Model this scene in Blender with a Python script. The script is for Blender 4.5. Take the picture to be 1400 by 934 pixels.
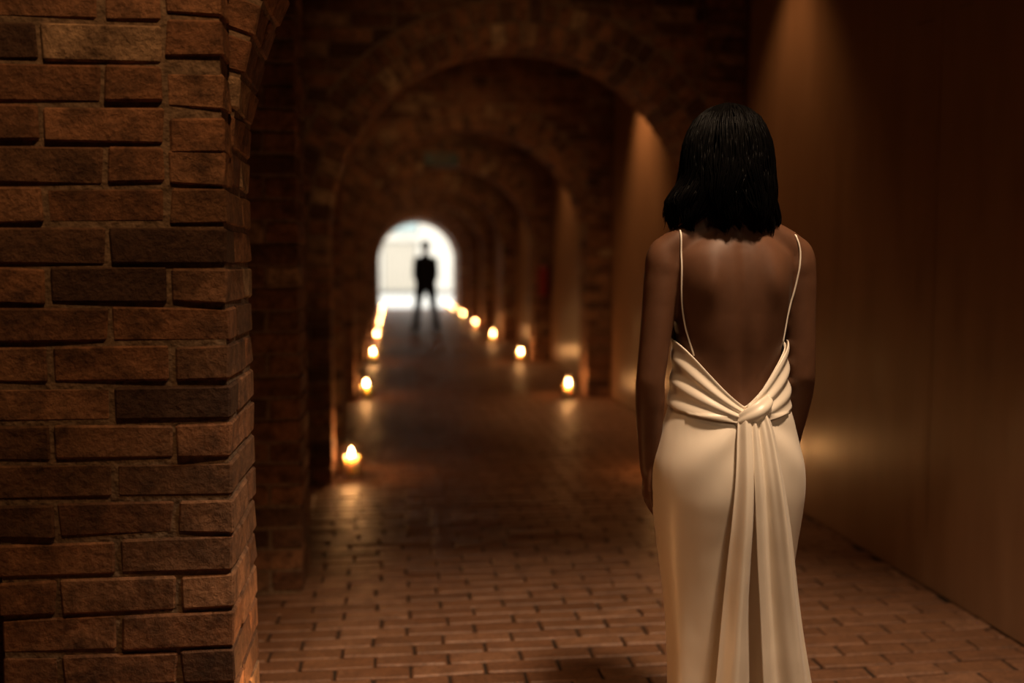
import bpy, bmesh, math, random
import numpy as np
from mathutils import Vector, Matrix
from mathutils.bvhtree import BVHTree

for o in list(bpy.data.objects):
    bpy.data.objects.remove(o, do_unlink=True)
scene = bpy.context.scene
COL = scene.collection
PI = math.pi

# ------------------------------------------------------------------ camera
cam_d = bpy.data.cameras.new('camera')
cam = bpy.data.objects.new('camera', cam_d)
COL.objects.link(cam)
cam.location = (0, 0, 1.27)
cam.rotation_euler = (math.radians(90 - 4.33), 0, math.radians(-6.9))
cam_d.sensor_width = 36
cam_d.lens = 35
cam_d.clip_start = 0.05
cam_d.clip_end = 300
cam_d.dof.use_dof = True
cam_d.dof.focus_distance = 2.33
cam_d.dof.aperture_fstop = 1.25
scene.camera = cam

# ------------------------------------------------------------------ world
world = bpy.data.worlds.new('world')
scene.world = world
world.use_nodes = True
bg = world.node_tree.nodes['Background']
bg.inputs['Color'].default_value = (1.0, 0.96, 0.89, 1)
bg.inputs['Strength'].default_value = 2.5

vs = scene.view_settings
vs.view_transform = 'Standard'
vs.look = 'None'
vs.gamma = 1.0
vs.exposure = 0.0
vs.use_curve_mapping = False

# ------------------------------------------------------------------ ceiling lamps (wall washers along the plaster wall, above the frame), then added fill spots
WARM = (1.0, 0.50, 0.20)
def spot(name, loc, target, power, size, blend, radius=0.06, color=WARM):
    d = bpy.data.lights.new(name, 'SPOT')
    d.energy = power
    d.color = color
    d.spot_size = math.radians(size)
    d.spot_blend = blend
    d.shadow_soft_size = radius
    o = bpy.data.objects.new(name, d)
    COL.objects.link(o)
    o.location = loc
    o.rotation_euler = (Vector(target) - Vector(loc)).to_track_quat('-Z', 'Y').to_euler()
    return o
WASH = [(5.05, 25), (8.15, 84), (11.75, 56), (15.35, 42), (18.95, 34), (22.55, 34), (26.1, 34)]
for y, p in WASH:
    spot('unseen_spot', (1.72, y, 3.16), (1.99, y, 1.7), p, 76, 1.0)
# overhead lamps for the woman and the near pier; the remaining spots are added fill
spot('unseen_spot', (1.02, 1.55, 3.40), (0.85, 2.25, 0.5), 320, 60, 0.7, 0.12, (1.0, 0.68, 0.42))
spot('unseen_spot', (1.30, -1.70, 3.35), (0.85, 2.20, 0.55), 85, 25, 0.8, 0.15, (1.0, 0.66, 0.38))  # added fill from behind the camera, brightens the dress
spot('unseen_spot', (-0.05, 1.10, 3.40), (-0.45, 2.2, 1.25), 72, 66, 1.0, 0.09)
for y in (4.3, 7.8, 11.4, 15.0, 18.6, 22.2, 25.8):
    spot('unseen_spot', (0.65, y - .5, 3.40), (0.65, y + 1.5, 1.5), 24 if y < 6 else (38 if y < 24 else 70), 78, 1.0, 0.09)  # added spots standing in for ambient light on the arch walls and mouth

# ================================================================== helpers
rnd = random.Random(7)

def link(o, parent=None):
    COL.objects.link(o)
    if parent is not None:
        o.parent = parent
    return o

def mesh(name, verts, faces, mat=None, smooth=False):
    me = bpy.data.meshes.new(name)
    me.from_pydata([tuple(v) for v in verts], [], [tuple(f) for f in faces])
    me.validate()
    if smooth:
        me.polygons.foreach_set('use_smooth', [True] * len(me.polygons))
    if mat is not None:
        me.materials.append(mat)
    me.update()
    return me

def obj(name, me, parent=None, loc=(0, 0, 0)):
    o = bpy.data.objects.new(name, me)
    link(o, parent)
    o.location = loc
    return o

def empty(name, loc, label=None, cat=None, group=None, kind=None):
    o = bpy.data.objects.new(name, None)
    link(o)
    o.location = loc
    o.empty_display_size = 0.1
    tag(o, label, cat, group, kind)
    return o

def tag(o, label=None, cat=None, group=None, kind=None):
    if label: o['label'] = label
    if cat: o['category'] = cat
    if group: o['group'] = group
    if kind: o['kind'] = kind
    return o

class MB:
    """collects shapes into one mesh"""
    def __init__(s):
        s.v = []; s.f = []
    def add(s, v, f):
        n = len(s.v)
        s.v += [tuple(p) for p in v]
        s.f += [tuple(i + n for i in q) for q in f]
        return s
    def box(s, x0, x1, y0, y1, z0, z1):
        v = [(x, y, z) for x in (x0, x1) for y in (y0, y1) for z in (z0, z1)]
        f = [(0, 1, 3, 2), (4, 6, 7, 5), (0, 4, 5, 1), (2, 3, 7, 6), (0, 2, 6, 4), (1, 5, 7, 3)]
        return s.add(v, f)
    def rings(s, rings, cap0=True, cap1=True, closed=False):
        n = len(rings[0]); v = [p for r in rings for p in r]; f = []
        m = len(rings)
        for i in range(m if closed else m - 1):
            a = i * n; b = ((i + 1) % m) * n
            for j in range(n):
                k = (j + 1) % n
                f.append((a + j, a + k, b + k, b + j))
        if not closed:
            if cap0: f.append(tuple(range(n))[::-1])
            if cap1: f.append(tuple(range((m - 1) * n, m * n)))
        return s.add(v, f)
    def lathe(s, prof, n=24, c=(0, 0)):
        return s.rings([[(c[0] + r * math.cos(2 * PI * k / n), c[1] + r * math.sin(2 * PI * k / n), z) for k in range(n)] for r, z in prof])
    def tube(s, pts, rad, n=12, flat=1.0, up=None):
        pts = [Vector(p) for p in pts]
        if not isinstance(rad, (list, tuple)): rad = [rad] * len(pts)
        R = []
        prev = None
        for i, p in enumerate(pts):
            d = (pts[min(i + 1, len(pts) - 1)] - pts[max(i - 1, 0)]).normalized()
            if up is not None:
                ref = Vector(up)
            elif prev is not None:
                ref = prev
            else:
                ref = Vector((0, 0, 1)) if abs(d.z) < 0.9 else Vector((0, 1, 0))
            a = d.cross(ref).normalized()
            b = a.cross(d).normalized()
            prev = b
            r = rad[i]
            R.append([p + a * (r * math.cos(2 * PI * k / n)) + b * (r * flat * math.sin(2 * PI * k / n)) for k in range(n)])
        return s.rings(R)
    def ball(s, c, r, n=16, m=10):
        if not isinstance(r, (list, tuple)): r = (r, r, r)
        R = []
        for i in range(1, m):
            t = PI * i / m
            R.append([(c[0] + r[0] * math.sin(t) * math.cos(2 * PI * k / n), c[1] + r[1] * math.sin(t) * math.sin(2 * PI * k / n), c[2] - r[2] * math.cos(t)) for k in range(n)])
        return s.rings(R)
    def mesh(s, name, mat, smooth=False):
        me = mesh(name, s.v, s.f, mat, smooth)
        bm = bmesh.new(); bm.from_mesh(me)
        bmesh.ops.recalc_face_normals(bm, faces=bm.faces)
        bm.to_mesh(me); bm.free()
        return me
    def build(s, name, mat, parent=None, loc=(0, 0, 0), smooth=False):
        return obj(name, s.mesh(name, mat, smooth), parent, loc)

def interp(tab, z, k):
    """piecewise smooth lookup in rows (z, a, b, ...)"""
    xs = [r[0] for r in tab]
    if z <= xs[0]: return tab[0][k]
    if z >= xs[-1]: return tab[-1][k]
    for i in range(len(xs) - 1):
        if xs[i] <= z <= xs[i + 1]:
            h = xs[i + 1] - xs[i]
            t = (z - xs[i]) / h
            p0, p1 = tab[i][k], tab[i + 1][k]
            m0 = (p1 - tab[i - 1][k]) / (xs[i + 1] - xs[i - 1]) if i > 0 else (p1 - p0) / h
            m1 = (tab[i + 2][k] - p0) / (xs[i + 2] - xs[i]) if i + 2 < len(xs) else (p1 - p0) / h
            t2 = t * t; t3 = t2 * t
            return (2*t3-3*t2+1)*p0 + (t3-2*t2+t)*h*m0 + (-2*t3+3*t2)*p1 + (t3-t2)*h*m1

def remeshed(name, mb, voxel, mat, smooth_it=6, extra=None, relax=None):
    tmp = obj(name + '_tmp', mb.mesh(name + '_tmp', None))
    m = tmp.modifiers.new('r', 'REMESH'); m.mode = 'VOXEL'; m.voxel_size = voxel; m.use_smooth_shade = True
    sm = tmp.modifiers.new('s', 'SMOOTH'); sm.factor = 0.5; sm.iterations = smooth_it
    dg = bpy.context.evaluated_depsgraph_get()
    me = bpy.data.meshes.new_from_object(tmp.evaluated_get(dg))
    old = tmp.data
    bpy.data.objects.remove(tmp, do_unlink=True); bpy.data.meshes.remove(old)
    me.name = name
    if extra is not None:
        n = len(me.vertices); co = np.empty(n * 3); me.vertices.foreach_get('co', co)
        co = co.reshape(-1, 3)
        if relax is not None:                      # smooth the broad forms, keep the fingers
            w = relax(co)[:, None] * .5
            e = np.empty(len(me.edges) * 2, dtype=np.int64); me.edges.foreach_get('vertices', e); e = e.reshape(-1, 2)
            deg = np.bincount(e.ravel(), minlength=n)[:, None]
            for _ in range(40):
                acc = np.stack([np.bincount(e[:, 0], co[e[:, 1], k], n) + np.bincount(e[:, 1], co[e[:, 0], k], n) for k in range(3)], 1) / np.maximum(deg, 1)
                co = co + (acc - co) * w
        co = extra(co); me.vertices.foreach_set('co', co.ravel()); me.update()
    me.materials.clear(); me.materials.append(mat)
    me.polygons.foreach_set('use_smooth', [True] * len(me.polygons))
    return me

# ------------------------------------------------------------------ materials
def newmat(name):
    m = bpy.data.materials.new(name)
    m.use_nodes = True
    return m, m.node_tree.nodes, m.node_tree.links, m.node_tree.nodes['Principled BSDF']

def ramp(N, stops):
    r = N.new('ShaderNodeValToRGB')
    e = r.color_ramp.elements
    while len(e) < len(stops): e.new(0.5)
    for i, (p, c) in enumerate(stops):
        e[i].position = p
        e[i].color = (*c, 1)
    return r

def simple(name, col, rough=0.6, metal=0.0, spec=0.5, noise=None):
    m, N, L, b = newmat(name)
    b.inputs['Base Color'].default_value = (*col, 1)
    b.inputs['Roughness'].default_value = rough
    b.inputs['Metallic'].default_value = metal
    b.inputs['Specular IOR Level'].default_value = spec
    if noise:
        sc, amt, bump = noise
        g = N.new('ShaderNodeNewGeometry'); n = N.new('ShaderNodeTexNoise')
        n.inputs['Scale'].default_value = sc; n.inputs['Detail'].default_value = 6
        L.new(g.outputs['Position'], n.inputs['Vector'])
        r = ramp(N, [(0.3, tuple(c * (1 - amt) for c in col)), (0.7, tuple(min(1, c * (1 + amt)) for c in col))])
        L.new(n.outputs['Fac'], r.inputs['Fac']); L.new(r.outputs['Color'], b.inputs['Base Color'])
        if bump:
            bp = N.new('ShaderNodeBump'); bp.inputs['Strength'].default_value = bump; bp.inputs['Distance'].default_value = 0.01
            L.new(n.outputs['Fac'], bp.inputs['Height']); L.new(bp.outputs['Normal'], b.inputs['Normal'])
    return m

def brickmat(name, stops, dark, rough, bump, patch=0.75, streak=None):
    m, N, L, b = newmat(name)
    oi = N.new('ShaderNodeObjectInfo'); g = N.new('ShaderNodeNewGeometry')
    a = N.new('ShaderNodeMath'); a.operation = 'ADD'
    fr = N.new('ShaderNodeMath'); fr.operation = 'FRACT'
    L.new(oi.outputs['Random'], a.inputs[0]); L.new(g.outputs['Random Per Island'], a.inputs[1]); L.new(a.outputs[0], fr.inputs[0])
    r = ramp(N, stops)
    L.new(fr.outputs[0], r.inputs['Fac'])
    # worn patches, soot and lime bloom
    n1 = N.new('ShaderNodeTexNoise'); n1.inputs['Scale'].default_value = 14; n1.inputs['Detail'].default_value = 8; n1.inputs['Roughness'].default_value = 0.65
    n2 = N.new('ShaderNodeTexNoise'); n2.inputs['Scale'].default_value = 70; n2.inputs['Detail'].default_value = 6; n2.inputs['Roughness'].default_value = 0.7
    v = N.new('ShaderNodeTexVoronoi'); v.inputs['Scale'].default_value = 55
    for t in (n1, n2, v): L.new(g.outputs['Position'], t.inputs['Vector'])
    r1 = ramp(N, [(0.40, (0, 0, 0)), (0.66, (1, 1, 1))])
    L.new(n1.outputs['Fac'], r1.inputs['Fac'])
    mulp = N.new('ShaderNodeMath'); mulp.operation = 'MULTIPLY'; mulp.inputs[1].default_value = patch
    L.new(r1.outputs['Color'], mulp.inputs[0])
    mx = N.new('ShaderNodeMixRGB'); mx.blend_type = 'MIX'
    L.new(mulp.outputs[0], mx.inputs['Fac'])
    L.new(r.outputs['Color'], mx.inputs['Color1']); mx.inputs['Color2'].default_value = (*dark, 1)
    r2 = ramp(N, [(0.25, (0.55, 0.55, 0.55)), (0.75, (1.35, 1.35, 1.35))])
    L.new(n2.outputs['Fac'], r2.inputs['Fac'])
    m2 = N.new('ShaderNodeMixRGB'); m2.blend_type = 'MULTIPLY'; m2.inputs['Fac'].default_value = 1
    L.new(mx.outputs['Color'], m2.inputs['Color1']); L.new(r2.outputs['Color'], m2.inputs['Color2'])
    L.new(m2.outputs['Color'], b.inputs['Base Color'])
    rr = ramp(N, [(0.3, (rough[0],) * 3), (0.7, (rough[1],) * 3)])
    L.new(n1.outputs['Fac'], rr.inputs['Fac']); L.new(rr.outputs['Color'], b.inputs['Roughness'])
    h = N.new('ShaderNodeMath'); h.operation = 'ADD'
    L.new(n2.outputs['Fac'], h.inputs[0])
    h2 = N.new('ShaderNodeMath'); h2.operation = 'MULTIPLY'; h2.inputs[1].default_value = 1.6
    L.new(n1.outputs['Fac'], h2.inputs[0]); L.new(h2.outputs[0], h.inputs[1])
    h3 = N.new('ShaderNodeMath'); h3.operation = 'MULTIPLY_ADD'; h3.inputs[1].default_value = 0.35
    L.new(v.outputs['Distance'], h3.inputs[0]); L.new(h.outputs[0], h3.inputs[2])
    bp = N.new('ShaderNodeBump'); bp.inputs['Strength'].default_value = bump; bp.inputs['Distance'].default_value = 0.008
    L.new(h3.outputs[0], bp.inputs['Height']); L.new(bp.outputs['Normal'], b.inputs['Normal'])
    return m

M_BRICK = brickmat('aged_brick', [(0.0, (0.11, 0.055, 0.034)), (0.18, (0.38, 0.185, 0.095)), (0.34, (0.46, 0.235, 0.125)), (0.50, (0.24, 0.11, 0.058)), (0.68, (0.50, 0.27, 0.15)), (0.80, (0.10, 0.055, 0.036)), (0.93, (0.36, 0.19, 0.10)), (1.0, (0.68, 0.50, 0.33))],
                   (0.075, 0.042, 0.030), (0.75, 0.95), 0.9, patch=0.85)
M_MORTAR = simple('grey_mortar', (0.26, 0.185, 0.125), 0.95, noise=(60, 0.35, 0.8))
M_PAVER = brickmat('brick_paver', [(0.0, (0.20, 0.095, 0.05)), (0.3, (0.30, 0.15, 0.08)), (0.6, (0.25, 0.12, 0.065)), (1.0, (0.36, 0.19, 0.11))],
                   (0.14, 0.07, 0.04), (0.36, 0.58), 0.25, patch=0.6)
M_JOINT = simple('paver_joint', (0.045, 0.027, 0.017), 0.8, noise=(80, 0.3, 0.5))
M_CEIL = simple('ceiling_plaster', (0.16, 0.10, 0.065), 0.9, noise=(6, 0.2, 0.1))

def plaster():
    m, N, L, b = newmat('brown_polished_plaster')
    g = N.new('ShaderNodeNewGeometry')
    mp = N.new('ShaderNodeMapping'); mp.inputs['Scale'].default_value = (1, 3.5, 0.6)
    L.new(g.outputs['Position'], mp.inputs['Vector'])
    n = N.new('ShaderNodeTexNoise'); n.inputs['Scale'].default_value = 3.0; n.inputs['Detail'].default_value = 7
    L.new(mp.outputs['Vector'], n.inputs['Vector'])
    r = ramp(N, [(0.3, (0.30, 0.17, 0.095)), (0.7, (0.36, 0.21, 0.12))])
    L.new(n.outputs['Fac'], r.inputs['Fac']); L.new(r.outputs['Color'], b.inputs['Base Color'])
    rr = ramp(N, [(0.3, (0.30,) * 3), (0.7, (0.42,) * 3)])
    L.new(n.outputs['Fac'], rr.inputs['Fac']); L.new(rr.outputs['Color'], b.inputs['Roughness'])
    bp = N.new('ShaderNodeBump'); bp.inputs['Strength'].default_value = 0.12; bp.inputs['Distance'].default_value = 0.02
    L.new(n.outputs['Fac'], bp.inputs['Height']); L.new(bp.outputs['Normal'], b.inputs['Normal'])
    b.inputs['Specular IOR Level'].default_value = 0.5
    return m
M_PLASTER = plaster()

def satin():
    m, N, L, b = newmat('ivory_satin')
    b.inputs['Base Color'].default_value = (0.90, 0.82, 0.71, 1)
    b.inputs['Roughness'].default_value = 0.37
    b.inputs['Specular IOR Level'].default_value = 0.55
    b.inputs['Sheen Weight'].default_value = 0.15
    b.inputs['Sheen Roughness'].default_value = 0.4
    g = N.new('ShaderNodeNewGeometry')
    mp = N.new('ShaderNodeMapping'); mp.inputs['Scale'].default_value = (1, 1, 0.45)
    L.new(g.outputs['Position'], mp.inputs['Vector'])
    n = N.new('ShaderNodeTexNoise'); n.inputs['Scale'].default_value = 9; n.inputs['Detail'].default_value = 2
    L.new(mp.outputs['Vector'], n.inputs['Vector'])
    bp = N.new('ShaderNodeBump'); bp.inputs['Strength'].default_value = 0.25; bp.inputs['Distance'].default_value = 0.02
    L.new(n.outputs['Fac'], bp.inputs['Height']); L.new(bp.outputs['Normal'], b.inputs['Normal'])
    return m
M_SATIN = satin()

def skin():
    m, N, L, b = newmat('skin')
    g = N.new('ShaderNodeNewGeometry')
    n = N.new('ShaderNodeTexNoise'); n.inputs['Scale'].default_value = 18; n.inputs['Detail'].default_value = 4
    L.new(g.outputs['Position'], n.inputs['Vector'])
    r = ramp(N, [(0.3, (0.100, 0.044, 0.023)), (0.7, (0.132, 0.060, 0.032))])
    L.new(n.outputs['Fac'], r.inputs['Fac']); L.new(r.outputs['Color'], b.inputs['Base Color'])
    b.inputs['Roughness'].default_value = 0.5
    b.inputs['Specular IOR Level'].default_value = 0.28
    b.inputs['Subsurface Weight'].default_value = 0.08
    b.inputs['Subsurface Radius'].default_value = (0.02, 0.008, 0.004)
    return m
M_SKIN = skin()
M_HAIR = simple('black_hair', (0.0018, 0.0014, 0.0012), 0.5, spec=0.05)
M_SUIT = simple('dark_suit_wool', (0.012, 0.012, 0.015), 0.9, spec=0.2)
M_SHOE = simple('black_leather', (0.01, 0.01, 0.01), 0.35)
M_WICK = simple('charred_wick', (0.02, 0.015, 0.01), 0.9)
M_RED = simple('red_enamel', (0.20, 0.012, 0.010), 0.4)
M_BLACK = simple('black_plastic', (0.015, 0.015, 0.015), 0.5)
M_STEEL = simple('dull_steel', (0.35, 0.34, 0.32), 0.4, 0.9)
M_SIGN = simple('dark_green_sign', (0.008, 0.042, 0.046), 0.35)
M_SIGNW = simple('sign_pale_film', (0.06, 0.06, 0.045), 0.5)
M_WHITEWALL = simple('white_render', (0.70, 0.67, 0.61), 0.85, noise=(3, 0.06, 0.1))
M_DOORW = simple('cream_door_paint', (0.50, 0.46, 0.39), 0.6)
M_FRAME = simple('grey_frame', (0.25, 0.25, 0.24), 0.6)
M_GLASSW = simple('sky_glass', (0.40, 0.52, 0.54), 0.15)
M_PAVE = simple('pale_paving', (0.72, 0.73, 0.71), 0.85, noise=(2.5, 0.08, 0.1))
M_LEAF = simple('grey_green_leaf', (0.16, 0.25, 0.15), 0.7)
M_TRUNK = simple('bark', (0.12, 0.09, 0.06), 0.9)

def glassmat():
    m, N, L, b = newmat('thin_clear_glass')
    out = N['Material Output']
    N.remove(b)
    t = N.new('ShaderNodeBsdfTransparent'); t.inputs['Color'].default_value = (0.98, 0.98, 0.97, 1)
    gl = N.new('ShaderNodeBsdfGlossy'); gl.inputs['Roughness'].default_value = 0.04
    lw = N.new('ShaderNodeLayerWeight'); lw.inputs['Blend'].default_value = 0.5
    pw = N.new('ShaderNodeMath'); pw.operation = 'POWER'; pw.inputs[1].default_value = 4.0
    L.new(lw.outputs['Facing'], pw.inputs[0])
    f = N.new('ShaderNodeMath'); f.operation = 'MULTIPLY_ADD'; f.inputs[1].default_value = 0.6; f.inputs[2].default_value = 0.06
    L.new(pw.outputs[0], f.inputs[0])
    mx = N.new('ShaderNodeMixShader')
    L.new(f.outputs[0], mx.inputs['Fac']); L.new(t.outputs[0], mx.inputs[1]); L.new(gl.outputs[0], mx.inputs[2])
    L.new(mx.outputs[0], out.inputs['Surface'])
    return m
M_GLASS = glassmat()

def waxmat():
    m, N, L, b = newmat('cream_wax')
    b.inputs['Base Color'].default_value = (0.92, 0.78, 0.62, 1)
    b.inputs['Roughness'].default_value = 0.5
    b.inputs['Subsurface Weight'].default_value = 1.0
    b.inputs['Subsurface Radius'].default_value = (0.05, 0.042, 0.030)
    b.inputs['Subsurface Scale'].default_value = 1.0
    return m
M_WAX = waxmat()

def flamemat():
    m, N, L, b = newmat('candle_flame')
    out = N['Material Output']; N.remove(b)
    e = N.new('ShaderNodeEmission'); e.inputs['Color'].default_value = (1.0, 0.46, 0.15, 1); e.inputs['Strength'].default_value = 300
    L.new(e.outputs[0], out.inputs['Surface'])
    return m
M_FLAME = flamemat()

# ================================================================== the setting
CEIL = 3.45
XW = 2.10          # plaster wall face
XAISLE = -2.3
YB, YE = -2.4, 30.3

def struct(name, mb, mat):
    return tag(mb.build(name, mat), kind='structure')
struct('ceiling', MB().box(XAISLE - .2, XW + .3, YB - .2, YE, CEIL, CEIL + .3), M_CEIL)
struct('wall_left', MB().box(XAISLE - .3, XAISLE, YB - .2, YE, -.2, CEIL), M_PLASTER)
struct('wall_back', MB().box(XAISLE, XW, YB - .3, YB, -.2, CEIL), M_PLASTER)
wr = struct('wall_right', MB().box(XW + .012, XW + .3, YB - .2, YE, -.2, CEIL), M_PLASTER)
# the polished plaster is laid in tall panels with hairline joints
py = YB
edges = [YB, 0.05, 3.66, 7.3, 10.9, 14.5, 18.1, 21.7, 25.3, YE]
for a, b_ in zip(edges[:-1], edges[1:]):
    MB().box(XW, XW + .02, a + .002, b_ - .002, 0.0, CEIL).build('panel', M_PLASTER, wr)
for (ya, za), (yb, zb), wd, mt in (((3.841, 2.235), (3.721, 2.224), .003, M_CEIL), ((3.541, 2.225), (3.456, 2.222), .004, M_MORTAR)):
    MB().add([(XW - .0008, ya, za - wd), (XW - .0008, yb, zb - wd * .5), (XW - .0008, yb, zb + wd * .5), (XW - .0008, ya, za + wd), (XW + .001, ya, za - wd), (XW + .001, yb, zb - wd * .5), (XW + .001, yb, zb + wd * .5), (XW + .001, ya, za + wd)],
             [(0, 1, 2, 3), (7, 6, 5, 4), (0, 4, 5, 1), (1, 5, 6, 2), (2, 6, 7, 3), (3, 7, 4, 0)]).build('scuff_mark', mt, wr)
struct('ground', MB().box(-30, 30, YE, 90, -.3, -.01), M_PAVE)

# ------------------------------------------------------------------ bricks
def cbox(w, d, h, c, jit, rg):
    """chamfered box centred on the origin, 24 verts, 44 triangles, uneven corners"""
    hw, hd, hh = w / 2, d / 2, h / 2
    v = []
    for sx in (-1, 1):
        for sy in (-1, 1):
            for sz in (-1, 1):
                j = [rg.uniform(-jit, jit) for _ in range(3)]
                cc = c * rg.uniform(0.7, 1.5)
                v.append((sx * hw + j[0], sy * (hd - cc) + j[1], sz * (hh - cc) + j[2]))
                v.append((sx * (hw - cc) + j[0], sy * hd + j[1], sz * (hh - cc) + j[2]))
                v.append((sx * (hw - cc) + j[0], sy * (hd - cc) + j[1], sz * hh + j[2]))
    return v
def _cfaces():
    ci = lambda s: 4 * s[0] + 2 * s[1] + s[2]
    F = []
    for a in range(3):
        o1, o2 = [k for k in range(3) if k != a]
        for sd in (0, 1):
            q = []
            for p, r in ((0, 0), (1, 0), (1, 1), (0, 1)):
                s = [0, 0, 0]; s[a] = sd; s[o1] = p; s[o2] = r
                q.append(3 * ci(s) + a)
            F.append(q)
    for c in range(3):
        a, b = [k for k in range(3) if k != c]
        for sa in (0, 1):
            for sb in (0, 1):
                s0 = [0, 0, 0]; s0[a] = sa; s0[b] = sb; s1 = list(s0); s1[c] = 1
                F.append([3 * ci(s0) + a, 3 * ci(s1) + a, 3 * ci(s1) + b, 3 * ci(s0) + b])
    for sx in (0, 1):
        for sy in (0, 1):
            for sz in (0, 1):
                k = ci((sx, sy, sz)); F.append([3 * k, 3 * k + 1, 3 * k + 2])
    ref = cbox(2, 2, 2, .2, 0, random.Random(1))
    out = []
    for f in F:
        p = [Vector(ref[i]) for i in f]
        n = (p[1] - p[0]).cross(p[2] - p[0])
        out.append(tuple(f) if n.dot(sum(p, Vector())) > 0 else tuple(f[::-1]))
    return out
CF = _cfaces()

_cache = {}
def shared_brick(w, d, h, c, jit, mat, variant):
    key = (round(w, 3), round(d, 3), round(h, 3), c, jit, mat.name, variant)
    if key not in _cache:
        _cache[key] = mesh('brick', cbox(w, d, h, c, jit, random.Random(variant * 31 + int(w * 1000))), CF, mat)
    return _cache[key]

class Masonry:
    """puts bricks under a thing: each its own object, or joined where they are too far to tell apart"""
    def __init__(s, parent, origin, single, zmax=99, c=0.0042, jit=0.0034):
        s.p = parent; s.o = Vector(origin); s.single = single; s.zmax = zmax
        s.far = MB(); s.c = c; s.jit = jit; s.n = 0
    def box(s, x0, x1, y0, y1, z0, z1, name='brick'):
        if x1 - x0 < .02: return
        cx, cy, cz = (x0 + x1) / 2, (y0 + y1) / 2, (z0 + z1) / 2
        dy = rnd.uniform(-.003, .003)
        if s.single and cz < s.zmax and s.n < 300:
            o = obj(name, shared_brick(x1 - x0, y1 - y0, z1 - z0, s.c, s.jit, M_BRICK, rnd.randrange(9)), s.p, Vector((cx, cy + dy, cz)) - s.o)
            o.rotation_euler = (0, rnd.uniform(-.006, .006), rnd.uniform(-.006, .006))
            s.n += 1
        else:
            v = cbox(x1 - x0, y1 - y0, z1 - z0, s.c, s.jit, rnd)
            s.far.add([(a + cx - s.o.x, b + cy + dy - s.o.y, c + cz - s.o.z) for a, b, c in v], CF)
    def shaped(s, w, d, h, fn, cz, name='brick', count=True):
        v = [Vector(fn(*p)) for p in cbox(w, d, h, s.c, s.jit, rnd)]
        c = sum(v, Vector()) / len(v)
        if s.single and cz < s.zmax and (not count or s.n < 300):
            obj(name, mesh(name, [p - c for p in v], CF, M_BRICK), s.p, c - s.o)
            if count: s.n += 1
        else:
            s.far.add([p - s.o for p in v], CF)
    def finish(s, name='distant_bricks'):
        if s.far.v:
            o = obj(name, mesh(name, s.far.v, s.far.f, M_BRICK), s.p)
            o['kind'] = 'stuff'

CH, Z0, J = 0.084, 0.017, 0.011
def course(n): return Z0 + n * CH, Z0 + n * CH + CH - J
S_, H_ = 0.2395, 0.1145

def pier_course(M, x0, x1, y0, y1, n, inner):
    """one course of a pier: front row bonded round the inner corner"""
    za, zb = course(n)
    odd = n % 2 == 1
    wide = x1 - x0 > .4
    if wide: lens = [S_, S_] if odd else [H_, S_, H_]
    else: lens = [S_] if odd else [H_, H_]
    tot = sum(lens) + J * (len(lens) - 1)
    k = (x1 - x0) / tot
    xs = []; x = x0
    for l in lens:
        xs.append((x, x + l * k)); x += (l + J) * k
    for i, (a, b) in enumerate(xs):
        corner = (i == len(xs) - 1) if inner == 'right' else (i == 0)
        dep = S_ if (corner and not odd) else H_
        M.box(a, b, y0, y0 + dep, za, zb)
        if corner:
            ya = y0 + dep + J
            bx = (b - H_, b) if inner == 'right' else (a, a + H_)
            while ya < y1 - .05:                       # more bricks in line where the wall is deep
                yb = y1 if y1 - ya < S_ + .05 else ya + S_
                M.box(bx[0], bx[1], ya, yb, za, zb)
                ya = yb + J

XL0, XL1 = -.84, -.35
XR0, XR1 = 1.86, XW - .007
CX, RAD, ZS = (XL1 + XR0) / 2, (XR0 - XL1) / 2, Z0 + 17 * CH
TH = .365

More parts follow.
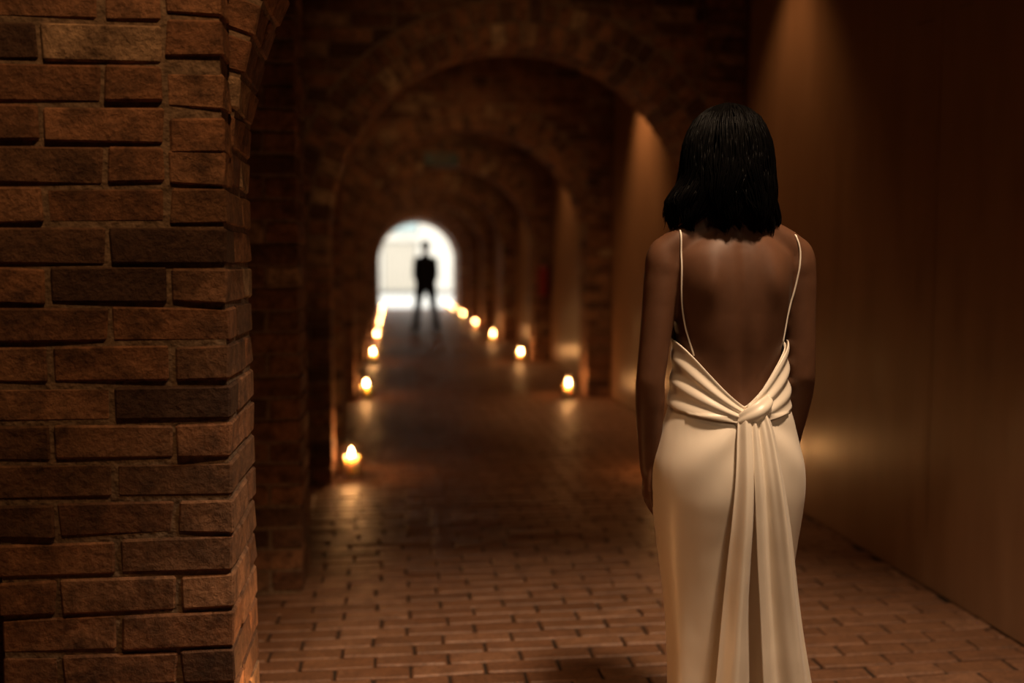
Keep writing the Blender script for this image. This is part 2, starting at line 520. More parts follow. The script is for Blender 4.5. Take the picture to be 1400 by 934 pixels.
def archway(y0, label, single, rings, zmax=99, group=None, fp=False, th_=TH):
    org = (CX, y0 + th_ / 2, 0)
    t = empty('brick_archway', org, label, 'archway', group)
    O = Vector(org)
    y1 = y0 + th_
    ins = .006
    # mortar core
    c = MB()
    zt = CEIL - .004
    def bx(x0, x1, ya, yb, za, zb): c.box(x0 - O.x, x1 - O.x, ya - O.y, yb - O.y, za, zb)
    bx(XL0 + ins, XL1 - ins, y0 + ins, y1 - ins, 0.0, zt)
    bx(XR0 + ins, XR1, y0 + ins, y1 - ins, 0.0, zt)
    N = 40; R = RAD + ins
    ya0 = y0 + .10 if fp else y0          # a straight pilaster may stand in front of the arch ring
    arc = [(CX - R * math.cos(PI * i / N), ZS + R * math.sin(PI * i / N)) for i in range(N + 1)]
    for (xa, za), (xb, zb) in zip(arc[:-1], arc[1:]):
        v = []
        for yy in (ya0 + ins, y1 - ins):
            v += [(xa - O.x, yy - O.y, za), (xb - O.x, yy - O.y, zb), (xb - O.x, yy - O.y, zt), (xa - O.x, yy - O.y, zt)]
        c.add(v, [(0, 1, 2, 3), (7, 6, 5, 4), (0, 4, 5, 1), (3, 2, 6, 7)])
    c.build('mortar_core', M_MORTAR, t)
    M = Masonry(t, org, single, zmax)
    top = int((CEIL - .02 - Z0) / CH)
    ro = RAD + rings * (H_ + J)
    for n in range(top):
        za, zb = course(n); zm = (za + zb) / 2
        if n < 17:
            pier_course(M, XL0, XL1, y0, y1, n, 'right')
        else:
            if fp:
                dz = .02 * math.sin(n * 1.3)
                M.box(XL1 - H_, XL1, y0, y0 + .095, za + dz, zb + dz)
                xm = XL1 - H_ - J
                cut = XL0 + (S_ if n % 2 else H_)
                M.box(XL0, cut, y0, y0 + .095, za, zb); M.box(cut + J, xm, y0, y0 + .095, za, zb)
            # spandrel wall cut along the back of the arch ring
            def lim(z):
                d = ro * ro - (z - ZS) ** 2
                return math.sqrt(d) if d > 0 else 0.0
            wm = lim(zm)
            segs = [(XL0, XR0 - J)] if wm < .05 else [(XL0, CX - wm), (CX + wm, XR0 - J)]
            x = XL0 - (S_ + J) * (0.5 if n % 2 else 0.0) - (rnd.choice((0, .125)))
            while x < XR0:
                l = S_ if rnd.random() < .72 else H_
                a, b = x, x + l
                x = b + J
                for sa, sb in segs:
                    aa, bb = max(a, sa, XL1 if fp else -9), min(b, sb)
                    if bb - aa < .03: continue
                    cutl = wm > 0 and sa > CX and aa == sa
                    cutr = wm > 0 and sb < CX and bb == sb
                    if cutl or cutr:
                        w = bb - aa
                        def fn(px, py, pz, aa=aa, bb=bb, cutl=cutl, cutr=cutr):
                            z = zm + pz; u = px / w + .5
                            l0 = CX + lim(z) + J if cutl else aa
                            r0 = CX - lim(z) - J if cutr else bb
                            return (l0 + (r0 - l0) * u, ya0 + H_ / 2 + py, z)
                        if w > .05: M.shaped(w, H_, zb - za, fn, zm)
                    else:
                        M.box(aa, bb, ya0, ya0 + H_, za, zb)
        pier_course(M, XR0, XR1, y0 - .014, y1, n, 'left')
    # voussoirs
    for r in range(rings):
        ri = RAD + r * (H_ + J)
        cnt = int(PI * ri / .0815)
        for k in range(cnt):
            th = PI * (k + .5) / cnt
            dth = PI / cnt - J / (ri + .03)
            if CX - (ri + H_ / 2) * math.cos(th) > XR0 + .02: continue      # the ring dies into the pilaster
            first = H_ if (k + r) % 2 else S_
            spans = [(ya0, ya0 + .125), (ya0 + .125 + J, y1)] if fp else [(y0 - .002, y0 + first)]
            while spans[-1][1] < y1 - .06:
                ya = spans[-1][1] + J
                spans.append((ya, y1 if y1 - ya < S_ + .06 else ya + S_))
            for ya, yb in spans:
                def fn(px, py, pz):
                    rr = ri + H_ / 2 + pz
                    a = th + px / .07 * dth
                    return (CX - rr * math.cos(a), (ya + yb) / 2 + py, ZS + rr * math.sin(a))
                M.shaped(.07, yb - ya, H_, fn, ZS + ri * math.sin(th), 'voussoir', count=False)
    M.finish()
    return t

def pillar(y0, label, single, group=None, zmax=99, x1=-.352):
    x0 = x1 - .49
    org = ((x0 + x1) / 2, y0 + TH / 2, 0)
    t = empty('brick_pillar', org, label, 'pillar', group)
    MB().box(x0 + .006 - org[0], x1 - .006 - org[0], -TH / 2 + .006, TH / 2 - .006, 0, CEIL - .004).build('mortar_core', M_MORTAR, t)
    M = Masonry(t, org, single, zmax)
    for n in range(int((CEIL - .02 - Z0) / CH)):
        pier_course(M, x0, x1, y0, y0 + TH, n, 'right')
    M.finish()
    return t

AY = [2.2 + 3.6 * k for k in range(8)]
archway(AY[0], 'brick archway pier rising close beside the woman, large worn bricks', True, 1, 1.98, fp=True)
archway(AY[1], 'wide brick archway with two rings of bricks, next beyond the woman', True, 2, 2.92)
archway(AY[2], 'brick archway standing just before the arch with the exit sign', True, 2, 3.3)
archway(AY[3], 'brick archway with the dark exit sign and the red extinguisher on it', True, 2, 3.1)
ORD = {4: 'fourth', 5: 'third', 6: 'second'}
for k in (4, 5, 6):
    archway(AY[k], '%s brick archway counted back from the bright tunnel mouth' % ORD[k], False, 2)
archway(AY[7], 'last and deepest brick archway, the bright daylit mouth of the tunnel', False, 2, th_=2.88)
PNAME = ['plain brick pillar between the nearest archway pier and the wide two-ring archway',
         'plain brick pillar just behind the wide two-ring archway']
pillar(3.85, PNAME[0], True, zmax=3.0)
pillar(7.35, PNAME[1], False, x1=-.365)
for k in (2, 3, 4, 5, 6):
    pillar(AY[k] + 1.55, 'plain brick pillar between two archways deep in the tunnel', False, 'pillars deep in the tunnel', x1=-.37)

# ------------------------------------------------------------------ floor of brick pavers
fl = struct('floor', MB().box(XAISLE - .3, XW + .3, YB - .3, YE, -.3, -.009), M_JOINT)
PL, PWD, PJ = .236, .0875, .009
farp = MB(); cnt = 0
nrow = int((YE - YB) / PWD)
cand = []
for r in range(nrow):
    y = YB + r * PWD
    off = (r % 2) * PL / 2 + rnd.uniform(-.02, .02)
    x = XAISLE - off
    while x < XW:
        a, b = max(x, XAISLE), min(x + PL - PJ, XW - .004)
        x += PL
        if b - a < .03: continue
        cand.append((a, b, y, y + PWD - PJ))
def seen(a, b, y0):
    if y0 < 2.96: return False
    x = (a + b) / 2
    if x < -.5 or x > .69 * y0: return False
    return True
for (a, b, y0, y1) in cand:
    dz = rnd.uniform(-.0025, .0015)
    if seen(a, b, y0) and cnt < 300:
        o = obj('paver', shared_brick(b - a, y1 - y0, .05, .005, .002, M_PAVER, rnd.randrange(9)), fl, ((a + b) / 2, (y0 + y1) / 2, -.025 + dz))
        o.rotation_euler = (rnd.uniform(-.01, .01), rnd.uniform(-.006, .006), rnd.uniform(-.012, .012))
        cnt += 1
    else:
        v = cbox(b - a, y1 - y0, .05, .005, .002, rnd)
        farp.add([(p + (a + b) / 2, q + (y0 + y1) / 2, s - .025 + dz) for p, q, s in v], CF)
o = obj('more_pavers', mesh('more_pavers', farp.v, farp.f, M_PAVER), fl)
o['kind'] = 'stuff'

# ================================================================== candles
def holder_mesh():
    ro, ri, h = .072, .0685, .195
    return MB().lathe([(.0005, 0), (ro - .006, 0), (ro, .004), (ro, h - .002), (ro - .0015, h), (ri, h - .002), (ri, .013), (ri - .008, .010), (.0005, .010)], 40).mesh('glass_candle_holder', M_GLASS, True)
HOLD = holder_mesh()
def wax_mesh():
    return MB().lathe([(.0005, 0), (.038, 0), (.041, .004), (.041, .112), (.0385, .1165), (.036, .115), (.028, .107), (.010, .105), (.0005, .1052)], 28).mesh('wax', M_WAX, True)
WAX = wax_mesh()
WICK = MB().tube([(0, 0, .104), (.0006, 0, .111), (.002, .0005, .117)], [.0012, .0012, .001], 6).mesh('wick', M_WICK)
FLAME = MB().lathe([(.0005, .0), (.005, .004), (.0085, .012), (.0092, .019), (.0075, .029), (.0045, .040), (.0018, .050), (.0004, .055)], 14).mesh('flame', M_FLAME, True)

def candle(x, y, where, power):
    g = obj('glass_candle_holder', HOLD, None, (x, y, 0.001))
    tag(g, 'clear round glass candle holder ' + where, 'candle holder', 'glass candle holders lining the tunnel')
    t = empty('pillar_candle', (x, y, .0125), 'lit cream candle in glass ' + where, 'candle', 'burning candles lining the tunnel')
    a = rnd.uniform(0, 6)
    obj('wax', WAX, t).rotation_euler.z = a
    obj('wick', WICK, t)
    obj('flame', FLAME, t, (.001, 0, .111))
    d = bpy.data.lights.new('candle_light', 'POINT')
    d.energy = power; d.color = (1.0, .43, .14); d.shadow_soft_size = .012
    lo = bpy.data.objects.new('candle_light', d); link(lo, t); lo.location = (0, 0, .138)

CW = ['of the archway close beside the woman', 'of the wide two-ring archway', 'of the archway before the exit-sign arch', 'of the exit-sign archway',
      'of fourth archway from the tunnel mouth', 'of third archway from the tunnel mouth', 'of second archway from the tunnel mouth', 'of the bright tunnel mouth']
for k in range(8):
    yl = AY[k] + (.22 if k else .12)
    candle(-.25 if k else -.268, yl, 'by aisle-side pier ' + CW[k], 10 if k else 6)
for k in range(1, 8):
    candle(1.69, AY[k] + .03, 'by plaster-side pier ' + CW[k], 10)
candle(1.69, 29.9, 'standing farthest out in the deep tunnel mouth', 10)

# ================================================================== things on the exit-sign archway
yC = AY[3]
t = empty('fire_extinguisher', (1.97, yC - .110, .88), 'red fire extinguisher hung on plaster-side pier under the exit sign', 'fire extinguisher')
MB().lathe([(.001, 0), (.066, 0), (.07, .006), (.07, .33), (.062, .365), (.035, .39), (.02, .395), (.001, .396)], 24).build('cylinder', M_RED, t, smooth=True)
v = MB().lathe([(.001, .39), (.018, .39), (.018, .43), (.001, .431)], 14).build('valve', M_STEEL, t)
MB().box(-.012, .012, -.06, .075, .435, .447).box(-.012, .012, -.045, .08, .468, .48).box(-.010, .010, -.015, .015, .425, .475).build('lever', M_BLACK, v)
MB().tube([(.015, 0, .42), (.07, -.02, .43), (.092, -.02, .36), (.092, -.01, .18), (.088, 0, .06)], .009, 8).build('hose', M_BLACK, t, smooth=True)
MB().box(-.073, .073, .0, .072, .24, .265).box(-.03, .03, .066, .082, .05, .42).build('bracket', M_BLACK, t)

t = empty('exit_sign', (.655, yC - .055, 2.545), 'dark green exit sign box above the crown of the archway', 'exit sign')
MB().box(-.225, .225, -.025, .045, 0, .175).build('housing', M_BLACK, t)
MB().box(-.217, .217, -.029, -.024, .008, .167).build('face_panel', M_SIGN, t)
MB().box(-.12, .10, -.0315, -.028, .05, .155).build('pictogram_field', M_SIGNW, t)
MB().box(-.012, .012, .0, .02, .175, .30).box(-.06, .06, -.02, .04, .29, .30).build('hanging_bracket', M_BLACK, t)

# ================================================================== the woman
WX, WY = .80, 2.29
woman = empty('person', (WX, WY, 0), 'person with black bob in backless ivory satin dress, seen from behind', 'person')

TOR = [ # z, half width, back depth, front depth, y centre
    (.62, .150, .095, .090, 0), (.70, .162, .118, .095, 0), (.78, .166, .130, .095, 0), (.86, .154, .118, .090, 0),
    (.94, .132, .092, .085, 0), (1.00, .121, .082, .080, 0), (1.06, .122, .085, .090, 0), (1.12, .130, .094, .115, 0),
    (1.19, .140, .100, .115, 0), (1.25, .148, .098, .090, 0), (1.295, .146, .088, .075, 0), (1.325, .118, .075, .06, .0),
    (1.348, .084, .064, .052, .004), (1.37, .060, .055, .048, .008), (1.40, .051, .050, .048, .012), (1.45, .049, .050, .050, .018)]
def ell(th, a, bb, bf, e=2.25):
    s, c = math.sin(th), math.cos(th)      # th=0 is the back (-y)
    x = a * math.copysign(abs(s) ** (2 / e), s)
    b = bb if c > 0 else bf
    return x, -b * math.copysign(abs(c) ** (2 / e), c)
def build_woman_body():
    m = MB()
    R = []
    z = .62
    while z <= 1.451:
        a, bb, bf, yc = (interp(TOR, z, k) for k in (1, 2, 3, 4))
        R.append([(p[0], p[1] + yc, z) for p in (ell(2 * PI * k / 40, a, bb, bf) for k in range(40))])
        z += .015
    m.rings(R)
    # head with jaw, nose, brow and ears
    m.ball((0, .035, 1.548), (.073, .092, .098), 24, 16)
    m.ball((0, .062, 1.500), (.054, .062, .062), 18, 12)
    m.ball((0, .085, 1.470), (.026, .028, .026), 12, 8)
    m.tube([(0, .118, 1.555), (0, .134, 1.530), (0, .140, 1.517)], [.007, .010, .012], 10)
    for s in (-1, 1):
        m.ball((s * .074, .030, 1.530), (.010, .020, .030), 10, 8)
        m.ball((s * .030, .112, 1.558), (.016, .012, .010), 10, 8)
    m.ball((0, .121, 1.487), (.022, .010, .009), 10, 8)
    # trapezius and deltoids
    for s in (-1, 1):
        m.tube([(s * .03, .0, 1.40), (s * .085, -.006, 1.350), (s * .130, -.004, 1.324), (s * .160, 0, 1.302), (s * .168, 0, 1.27)], [.038, .034, .037, .040, .040], 18)
        m.ball((s * .1655, 0, 1.268), (.0435, .046, .072), 20, 14)
    def arm(sh, el, wr, s):
        sh, el, wr = Vector(sh), Vector(el), Vector(wr)
        P = [sh + Vector((-s * .004, 0, .020)), sh.lerp(el, .10), sh.lerp(el, .22), sh.lerp(el, .4), sh.lerp(el, .75), el, el.lerp(wr, .22), el.lerp(wr, .55), el.lerp(wr, .85), wr, wr + (wr - el).normalized() * .022, wr + (wr - el).normalized() * .045]
        m.tube(P, [.040, .0435, .0435, .0405, .037, .035, .0365, .032, .027, .0245, .020, .012], 18)
    def hand(wr, dirv, backv, thumb, curl):
        """palm, four unequal bent fingers, and a thumb from the palm's side"""
        w = Vector(wr); d = Vector(dirv).normalized(); n = Vector(backv).normalized()   # n = back of the hand
        a = d.cross(n).normalized() * thumb                                                # towards the thumb
        m.tube([w - d * .03, w, w + d * .03, w + d * .06, w + d * .078], [.024, .026, .034, .038, .036], 16, .42, n)
        for i, (off, ln) in enumerate(((.0315, .068), (.0105, .077), (-.0105, .072), (-.0310, .057))):
            base = w + d * (.072 - .004 * abs(i - 1)) + a * off
            q = base.copy(); P = [q - d * .015, q.copy()]
            ang = 0
            for sgm, fr in enumerate((.42, .33, .25)):
                ang += curl * (0.5, 1.0, .8)[sgm] + .05 * i
                dd = d * math.cos(ang) - n * math.sin(ang) + a * off * 2.2
                q = q + dd.normalized() * ln * fr
                P.append(q.copy())
            m.tube(P, [.0098, .0095, .0090, .0084, .0072], 12)
        q = w + d * .022 + a * .024
        m.tube([q - a * .012, q + a * .012 + d * .016 - n * .004, q + a * .020 + d * .042 - n * .010, q + a * .018 + d * .064 - n * .016], [.013, .012, .010, .0075], 10)
    arm((-.162, 0, 1.288), (-.196, -.012, 1.0), (-.184, .035, .785), -1)
    hand((-.184, .035, .785), (.03, .10, -1), (-1, 0, -.03), 1, .32)
    arm((.165, 0, 1.285), (.178, -.005, 1.005), (.186, .085, .805), 1)
    hand((.186, .085, .805), (-.12, .22, -1), (1, .0, -.1), -1, .35)
    # legs inside the dress, feet on the floor
    for s in (-1, 1):
        m.tube([(s * .075, 0, .70), (s * .08, .0, .60), (s * .075, .005, .46), (s * .065, .0, .36), (s * .062, -.01, .26), (s * .058, -.01, .12), (s * .058, -.005, .045)],
               [.078, .074, .056, .047, .048, .034, .030], 16)
        m.tube([(s * .058, -.035, .026), (s * .058, .02, .030), (s * .060, .09, .022), (s * .062, .14, .014)], [.024, .030, .030, .014], 12, .8)
    def sculpt(co):
        x, y, z = co[:, 0], co[:, 1], co[:, 2]
        back = np.clip(-y / .05, 0, 1)
        # groove of the spine, hollow above the waist
        g = np.exp(-(x / .017) ** 2) * np.clip((z - .92) / .06, 0, 1) * np.clip((1.36 - z) / .05, 0, 1)
        y = y + .0045 * g * back
        # muscle columns beside it, shoulder blades
        g = np.exp(-((np.abs(x) - .034) / .02) ** 2) * np.clip((z - .92) / .06, 0, 1) * np.clip((1.16 - z) / .08, 0, 1)
        y = y - .0035 * g * back
        u = (np.abs(x) - .078 - .25 * (1.25 - z) * .4) / .030; v = (z - 1.235) / .058
        y = y - .0125 * np.exp(-(u * u + v * v)) * back
        u = (np.abs(x) - .052) / .016; v = (z - 1.20) / .07
        y = y + .0015 * np.exp(-(u * u + v * v)) * back
        # last neck bone
        y = y - .004 * np.exp(-((x / .012) ** 2 + ((z - 1.352) / .014) ** 2)) * back
        return np.stack([x, y, z], 1)
    return remeshed('body', m, .0032, M_SKIN, 3, sculpt, lambda co: np.clip((co[:, 2] - .735) / .04, 0, 1))
body_me = build_woman_body()
obj('body', body_me, woman)
bm_ = bmesh.new(); bm_.from_mesh(body_me)
BVH = BVHTree.FromBMesh(bm_); bm_.free()
def skin_back(x, z, off=.002, fallback=-.05):
    h = BVH.ray_cast(Vector((x, -1, z)), Vector((0, 1, 0)))
    return (h[0].y if h[0] is not None else fallback) - off

# ---- dress
DR = [ # z, half width, back, front
    (.008, .150, .300, .130), (.10, .141, .185, .122), (.25, .138, .135, .115), (.40, .144, .118, .112), (.50, .154, .118, .112), (.60, .168, .126, .112),
    (.68, .1785, .138, .110), (.74, .1825, .147, .110), (.80, .1790, .147, .108), (.85, .168, .136, .105), (.90, .154, .118, .100), (.95, .140, .101, .097), (1.02, .1295, .092, .094),
    (1.09, .1320, .096, .116), (1.20, .146, .106, .124)]
def dress_pt(th, z, off=0.0):
    a, bb, bf = (interp(DR, z, k) for k in (1, 2, 3))
    x, y = ell(th, a + off, bb + off, bf + off, 2.2)
    low = max(0, min(1, (.62 - z) / .5))
    hip = math.exp(-((z - .70) / .16) ** 2)
    c = max(0, math.cos(th))
    # seat: two soft lobes; the cloth bridges the hollow between them
    y += hip * .010 * math.exp(-(th / .20) ** 2)
    # long soft folds that deepen towards the hem
    w = (.006 * math.sin(5 * th + 2.2 * z + .6) + .004 * math.sin(9 * th - 3 * z)) * low ** 1.2
    # drag lines running from the hip up to the knot
    d = math.hypot(th * .15 - .02, z - .93)
    ang = math.atan2(.93 - z, th * .15 - .02)
    w += .0055 * math.sin(ang * 8 + 1.0) * math.exp(-((d - .13) / .09) ** 2) * (1 if z < .93 else 0) * c
    r = math.hypot(x, y) or 1
    return (x * (1 + w / r), y * (1 + w / r), z)
def ztop(th):
    a = abs(th)
    if a <= PI / 2: return .938 + .152 * math.sin(a) ** 1.05
    k = (a - PI / 2) / (PI / 2)
    return 1.09 + .11 * k * k * (3 - 2 * k)
NT, NZ = 144, 96
V = []; F = []
for j in range(NZ + 1):
    for i in range(NT):
        th = -PI + 2 * PI * i / NT
        t_ = j / NZ
        V.append(dress_pt(th, .008 + (ztop(th) - .008) * t_))
for j in range(NZ):
    for i in range(NT):
        k = (i + 1) % NT
        F.append((j * NT + i, j * NT + k, (j + 1) * NT + k, (j + 1) * NT + i))
def cloth(name, V, F, parent, th=.0022):
    o = obj(name, mesh(name, V, F, M_SATIN, True), parent)
    s = o.modifiers.new('thickness', 'SOLIDIFY'); s.thickness = th; s.offset = 0
    return o
dress = cloth('dress', V, F, woman)
dress['label'] = 'ivory satin backless gown'

def band(name, th0, th1, zl0, seed, flip):
    nu, nv = 56, 40
    V = []; F = []
    for i in range(nu + 1):
        u = i / nu
        th = th0 + (th1 - th0) * u
        zu = ztop(th) + .006 * (1 - u) + .012 * u * u
        zl = zl0 - .006 * math.sin(u * PI) + (.905 - zl0) * u ** 2.2
        for j in range(nv + 1):
            v = j / nv
            z = zl + (zu - zl) * v
            pl = math.sin(v * PI * 2 * 3.0 + seed + u * 1.4) * .5 + .5
            env = math.sin(PI * min(1, max(0, v * .92 + .04))) ** .5
            amp = (.0085 * (1 - .35 * u)) * env * (.35 + .65 * min(1, u * 3.0))
            off = .003 + amp * (.35 + pl) + .008 * u ** 3
            x, y, zz = dress_pt(th, max(z, .80), off)
            V.append((x, y, z))
    for i in range(nu):
        for j in range(nv):
            a = i * (nv + 1) + j
            q = (a, a + 1, a + nv + 2, a + nv + 1)
            F.append(q if flip else q[::-1])
    return cloth(name, V, F, dress)
band('gathered_band', -2.2, .16, .947, .4, False)
band('gathered_band', 2.2, .02, .952, 2.0, True)

# knot: a twist of cloth over the point of the V
def knot():
    m = MB()
    yb = -.112
    KX = .012
    R = []
    n = 40
    P = [(-.030, .010, .904), (-.022, -.006, .914), (-.008, -.018, .925), (.010, -.022, .936), (.026, -.016, .948), (.040, -.004, .958), (.050, .010, .966)]
    rad = [.012, .017, .021, .022, .020, .016, .010]
    pts = [Vector((KX + a, yb + b, c)) for a, b, c in P]
    for i, p in enumerate(pts):
        d = (pts[min(i + 1, 6)] - pts[max(i - 1, 0)]).normalized()
        a = d.cross(Vector((0, -1, 0))).normalized(); b = a.cross(d).normalized()
        R.append([p + a * math.cos(q) * rad[i] * (1 + .13 * math.sin(4 * q + i * .5)) + b * math.sin(q) * rad[i] * .75 * (1 + .13 * math.sin(4 * q + i * .5)) for q in (2 * PI * k / n for k in range(n))])
    m.rings(R)
    o = m.build('knot', M_SATIN, dress, smooth=True)
    s = o.modifiers.new('round', 'SUBSURF'); s.levels = 1; s.render_levels = 2
knot()

def tail(name, prof, folds, seed, ph):
    """a length of satin hanging from the knot; prof rows: z, x left, x right, y"""
    nu, nv = 48, 90
    V = []; F = []
    prof = sorted(prof)
    z0, z1 = prof[0][0], prof[-1][0]
    for j in range(nv + 1):
        z = z1 + (z0 - z1) * j / nv
        xa, xb, yy = (interp(prof, z, k) for k in (1, 2, 3))
        w = xb - xa
        for i in range(nu + 1):
            u = i / nu
            drop = min(1, j / nv * 2.2)
            f = math.cos(u * PI * 2 * folds + ph + .8 * math.sin(z * 3 + seed)) * (.005 + .010 * drop)
            f += math.cos(u * PI * 2 * folds * 2.3 + seed) * .0025
            edge = .012 * (abs(2 * u - 1) ** 3)          # edges fall back towards the skirt
            V.append((xa + w * u + .004 * math.sin(z * 5 + seed), yy - f + edge, z))
    for j in range(nv):
        for i in range(nu):
            a = j * (nu + 1) + i
            F.append((a, a + nu + 1, a + nu + 2, a + 1))
    return cloth(name, V, F, dress)
tail('tail', [(.930, -.014, .012, -.132), (.90, -.020, .014, -.145), (.80, -.030, .012, -.172), (.70, -.040, .010, -.182), (.60, -.050, .006, -.182), (.50, -.060, .002, -.182), (.40, -.072, .000, -.188), (.25, -.092, -.004, -.205), (.12, -.115, -.01, -.25), (.02, -.13, -.02, -.32)], 1.0, .7, 2.6)
tail('tail', [(.945, .004, .046, -.128), (.90, .002, .058, -.150), (.80, .003, .074, -.178), (.70, .007, .092, -.186), (.60, .012, .108, -.188), (.50, .018, .122, -.190), (.40, .022, .136, -.196), (.25, .026, .160, -.212), (.12, .03, .185, -.26), (.02, .03, .20, -.33)], 1.5, 2.1, .3)

def strap(pts):
    P = []
    n = 26
    tab = [(i, p[0], p[1]) for i, p in enumerate(pts)]
    for k in range(n + 1):
        u = k / n * (len(pts) - 1)
        x, z = interp(tab, u, 1), interp(tab, u, 2)
        P.append(Vector((x, skin_back(x, z, .0022), z)))
    # over the shoulder to the front neckline
    top = P[0]
    P = [Vector((top.x * .86, .104, 1.165)), Vector((top.x * .95, .082, 1.25)), Vector((top.x * .99, .050, top.z - .012)), Vector((top.x, .018, top.z + .006)), Vector((top.x, (top.y - .0) * .5, top.z + .004))] + P
    MB().tube(P, .0021, 8).build('strap', M_SATIN, dress, smooth=True)
strap([(-.133, 1.352), (-.134, 1.30), (-.133, 1.21), (-.122, 1.13), (-.103, 1.062)])
strap([(.146, 1.342), (.154, 1.300), (.147, 1.235), (.131, 1.16), (.118, 1.085)])

# ---- hair: a shell under many tapered locks
HA = [ # z, half width, back depth (from y = .03)
    (1.33, .118, .112), (1.36, .122, .116), (1.40, .124, .120), (1.44, .119, .122), (1.48, .112, .122), (1.52, .108, .120), (1.56, .103, .116), (1.60, .088, .100), (1.625, .070, .080), (1.645, .042, .05), (1.657, .006, .006)]
def hair_pt(ph, z, k=1.0, lift=0.0):
    a, b = interp(HA, z, 1), interp(HA, z, 2)
    s, c = math.sin(ph), math.cos(ph)
    bb = b if c > 0 else b * .82
    x = a * s * k; y = .03 - bb * c * k
    low = max(0, (1.480 - z) / .055)
    # the lock that kicks out on the left
    g = math.exp(-((ph + 1.35) / .5) ** 2)
    x -= .032 * g * min(1, low) ** 1.3
    return Vector((x - .004, y, z + lift))
def hair_bottom(ph):
    return 1.372 + .008 * math.sin(3 * ph + .6) + (.004 if ph < 0 else 0) + .02 * max(0, abs(ph) - 1.9)
def build_hair():
    m = MB()
    R = []
    for z in [1.398, 1.415, 1.44, 1.48, 1.52, 1.56, 1.60, 1.625, 1.645, 1.656]:
        # opens over the face in front
        lim = 2.15
        ring = []
        n = 36
        for k in range(n):
            ph = -lim + 2 * lim * k / (n - 1) if z < 1.60 else -PI + 2 * PI * k / n
            ring.append(hair_pt(ph, z, .93 if z < 1.6 else .97))
        R.append(ring)
    m.rings(R)
    rg = random.Random(11)
    NC = 46
    cl = [(rg.uniform(-2.2, 2.2), rg.uniform(0, 6.28), rg.uniform(1.0, 1.9), rg.uniform(.02, .075), rg.uniform(-.8, 1.3), rg.gauss(0, .009)) for _ in range(NC)]
    for i in range(3600):
        c = cl[i % NC]
        ph = c[0] + rg.gauss(0, .16)
        if abs(ph) > 2.25: continue
        k1 = rg.uniform(.90, 1.005)
        zt = rg.uniform(1.52, 1.655) if rg.random() < .75 else rg.uniform(1.44, 1.54)
        zb = hair_bottom(ph) + 1.2 * c[5] + rg.gauss(0, .007)
        P = []; rad = []
        n = 11
        own = rg.uniform(0, 6.28); am = rg.uniform(0, .012); r0 = rg.uniform(.0015, .0026)
        for j in range(n):
            t = j / (n - 1)
            z = zt + (zb - zt) * t
            zz = (1.655 - z) / .28                        # waves travel with the height, so a clump stays together
            pp = ph + (c[0] - ph) * .88 * t ** 2.2 + c[3] * math.sin(c[1] + c[2] * 6.28 * zz) * min(1, zz * 1.4) + am * math.sin(own + 9 * t)
            kk = k1 + .045 * min(1, zz) * math.sin(c[1] * 1.7 + c[2] * 7.5 * zz) + .05 * c[4] * t ** 3
            P.append(hair_pt(pp, z, kk)); rad.append(r0 * (1 - .85 * t ** 4) * (.4 if j == 0 else 1))
        m.tube(P, rad, 3)
    return m.build('hair', M_HAIR, woman, smooth=True)
build_hair()

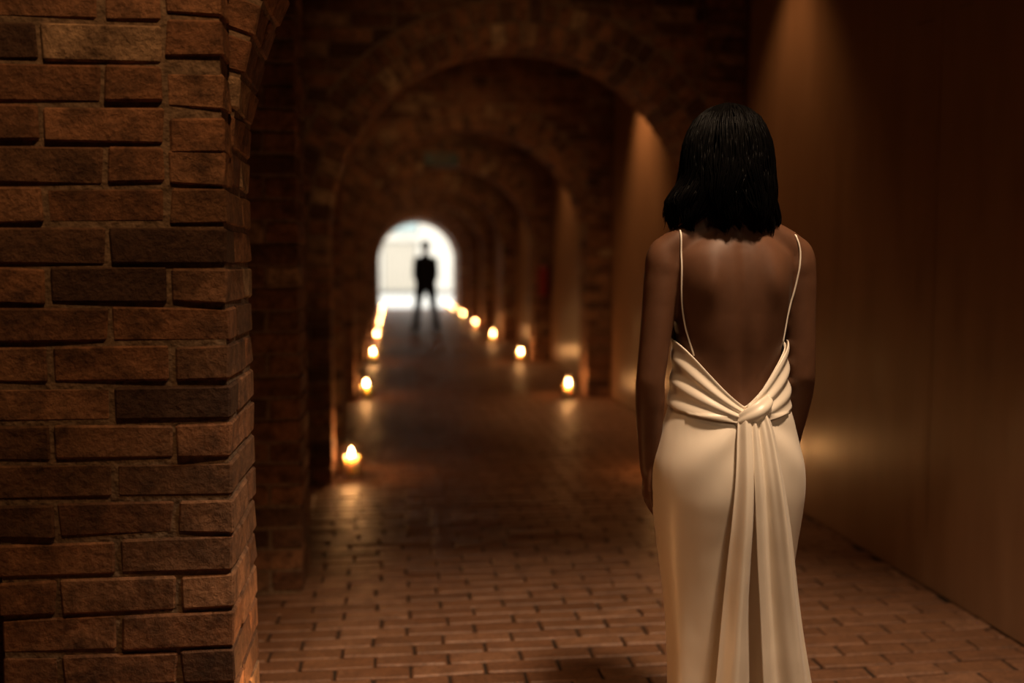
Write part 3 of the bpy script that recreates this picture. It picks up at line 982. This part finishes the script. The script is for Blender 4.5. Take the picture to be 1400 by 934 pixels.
# ================================================================== the man in the tunnel mouth
mx, my = .645, 18.95
man = empty('person', (mx, my, 0), 'person in dark suit standing legs apart, silhouetted against the bright tunnel mouth', 'person')
def man_parts():
    b = MB()      # body
    j = MB()      # jacket
    tr = MB()     # trousers
    TORM = [(.78, .196, .118), (.84, .192, .118), (.95, .180, .115), (1.05, .168, .108), (1.15, .172, .115), (1.28, .180, .122), (1.37, .178, .11), (1.43, .135, .09), (1.47, .075, .065)]
    def torso(m, off, z0, z1):
        R = []; z = z0
        while z <= z1 + 1e-6:
            a, d = interp(TORM, z, 1) + off, interp(TORM, z, 2) + off
            R.append([(p[0], p[1], z) for p in (ell(2 * PI * k / 28, a, d, d) for k in range(28))])
            z += .02
        m.rings(R)
    torso(b, -.012, .84, 1.46)
    b.tube([(0, 0, 1.42), (0, .005, 1.50), (0, .012, 1.56)], [.06, .054, .054], 14)
    b.ball((0, .02, 1.645), (.075, .096, .105), 18, 12)
    b.ball((0, .05, 1.595), (.056, .062, .06), 14, 10)
    b.tube([(0, .108, 1.645), (0, .128, 1.622)], [.009, .014], 8)
    b.ball((0, .105, 1.575), (.024, .012, .009), 8, 6)
    for s in (-1, 1):
        b.ball((s * .076, .01, 1.63), (.010, .02, .03), 8, 6)
        b.ball((s * .03, .10, 1.655), (.016, .012, .009), 8, 6)
        sh = Vector((s * .172, 0, 1.385)); el = Vector((s * .196, -.03, 1.10)); wr = Vector((s * .13, .14, .89))
        P = [sh, sh.lerp(el, .5), el, el.lerp(wr, .5), wr]
        b.tube(P, [.05, .046, .038, .036, .027], 12)
        j.tube([sh + Vector((-s * .06, 0, .015))] + P[:4] + [el.lerp(wr, .93)], [.050, .058, .058, .054, .050, .043], 14)
        j.ball(tuple(sh), (.060, .062, .064), 14, 10)
        # hand folded over the other in front of the belt
        d = Vector((-s * .8, .25, -.35)).normalized(); n = Vector((0, 1, .1)); a = d.cross(n).normalized()
        b.tube([wr, wr + d * .05, wr + d * .085], [.028, .038, .036], 12, .5, n)
        for q, (off, ln) in enumerate(((.030, .07), (.010, .08), (-.010, .075), (-.029, .058))):
            q0 = wr + d * .078 + a * off
            b.tube([q0 - d * .015, q0, q0 + d * ln * .5 - n * .006, q0 + d * ln * .85 - n * .03], [.0095, .0095, .009, .007], 8)
        q0 = wr + d * .03 + a * .03
        b.tube([q0, q0 + a * .02 + d * .025, q0 + a * .025 + d * .055], [.014, .012, .009], 8)
        hip = Vector((s * .092, 0, .88)); kn = Vector((s * .150, .012, .50)); an = Vector((s * .205, -.01, .10))
        L = [hip, hip.lerp(kn, .4), kn, kn.lerp(an, .35), an]
        b.tube(L, [.086, .080, .055, .054, .038], 14)
        b.tube([an + Vector((0, -.03, -.05)), an + Vector((s * .012, .06, -.055)), an + Vector((s * .03, .15, -.07))], [.036, .038, .024], 12, .8)
        tr.tube([hip + Vector((-s * .012, 0, .10)), hip, hip.lerp(kn, .4), kn, kn.lerp(an, .5), an + Vector((0, 0, -.045))], [.105, .104, .092, .074, .070, .066], 16)
    torso(j, .02, .78, 1.46)
    j.tube([(0, -.01, 1.42), (0, -.005, 1.50)], [.075, .064], 14)
    tr.box(-.14, .14, -.10, .10, .84, .96)
    obj('body', remeshed('body', b, .0075, M_SKIN, 4), man)
    jk = obj('jacket', remeshed('jacket', j, .012, M_SUIT, 5), man)
    MB().box(-.004, .004, .133, .137, .86, 1.20).build('front_edge', M_SUIT, jk)
    obj('trousers', remeshed('trousers', tr, .012, M_SUIT, 5), man)
    for s in (-1, 1):
        m = MB().tube([(s * .212, -.07, .045), (s * .214, -.02, .052), (s * .226, .06, .050), (s * .238, .14, .036), (s * .246, .195, .028)], [.036, .046, .047, .042, .020], 14, .85)
        m.v = [(x, y, max(z, .004)) for x, y, z in m.v]
        m.build('shoe', M_SHOE, man, smooth=True)
    h = MB().ball((0, .002, 1.672), (.083, .098, .092), 20, 12)
    h.v = [(x, min(y, .075), max(z, 1.60 + max(0, y) * .8)) for x, y, z in h.v]
    h.build('hair', M_HAIR, man, smooth=True)
man_parts()

# ================================================================== beyond the tunnel mouth
B = empty('pavilion', (1.0, 45, 0), 'pale rendered building with cream slatted doors beyond the tunnel mouth', 'building')
MB().box(-9, 9, 0, 5, 0, 5.2).build('wall', M_WHITEWALL, B)
MB().box(-9.2, 9.2, -.35, 5.2, 5.2, 5.5).build('roof', M_WHITEWALL, B)
MB().box(-9, 9, -.10, 0.0, 0, .16).build('plinth', M_FRAME, B)
for dx in (-4.2, -.62, 2.6, 5.4):
    d = MB().box(dx - .78, dx + .78, -.05, .0, .16, 2.35).build('door', M_FRAME, B)
    for k in range(6):
        x = dx - .70 + k * .236
        MB().box(x, x + .218, -.075, -.045, .20, 2.30).build('slat', M_DOORW, d)
    MB().box(dx - .95, dx + .95, -.18, .0, 2.40, 2.56).build('lintel', M_WHITEWALL, B)
    w = MB().box(dx - .85, dx + .85, -.05, .0, 2.72, 3.45).build('window', M_FRAME, B)
    for k in range(3):
        MB().box(dx - .80 + k * .54, dx - .29 + k * .54, -.056, -.045, 2.77, 3.40).build('pane', M_GLASSW, w)
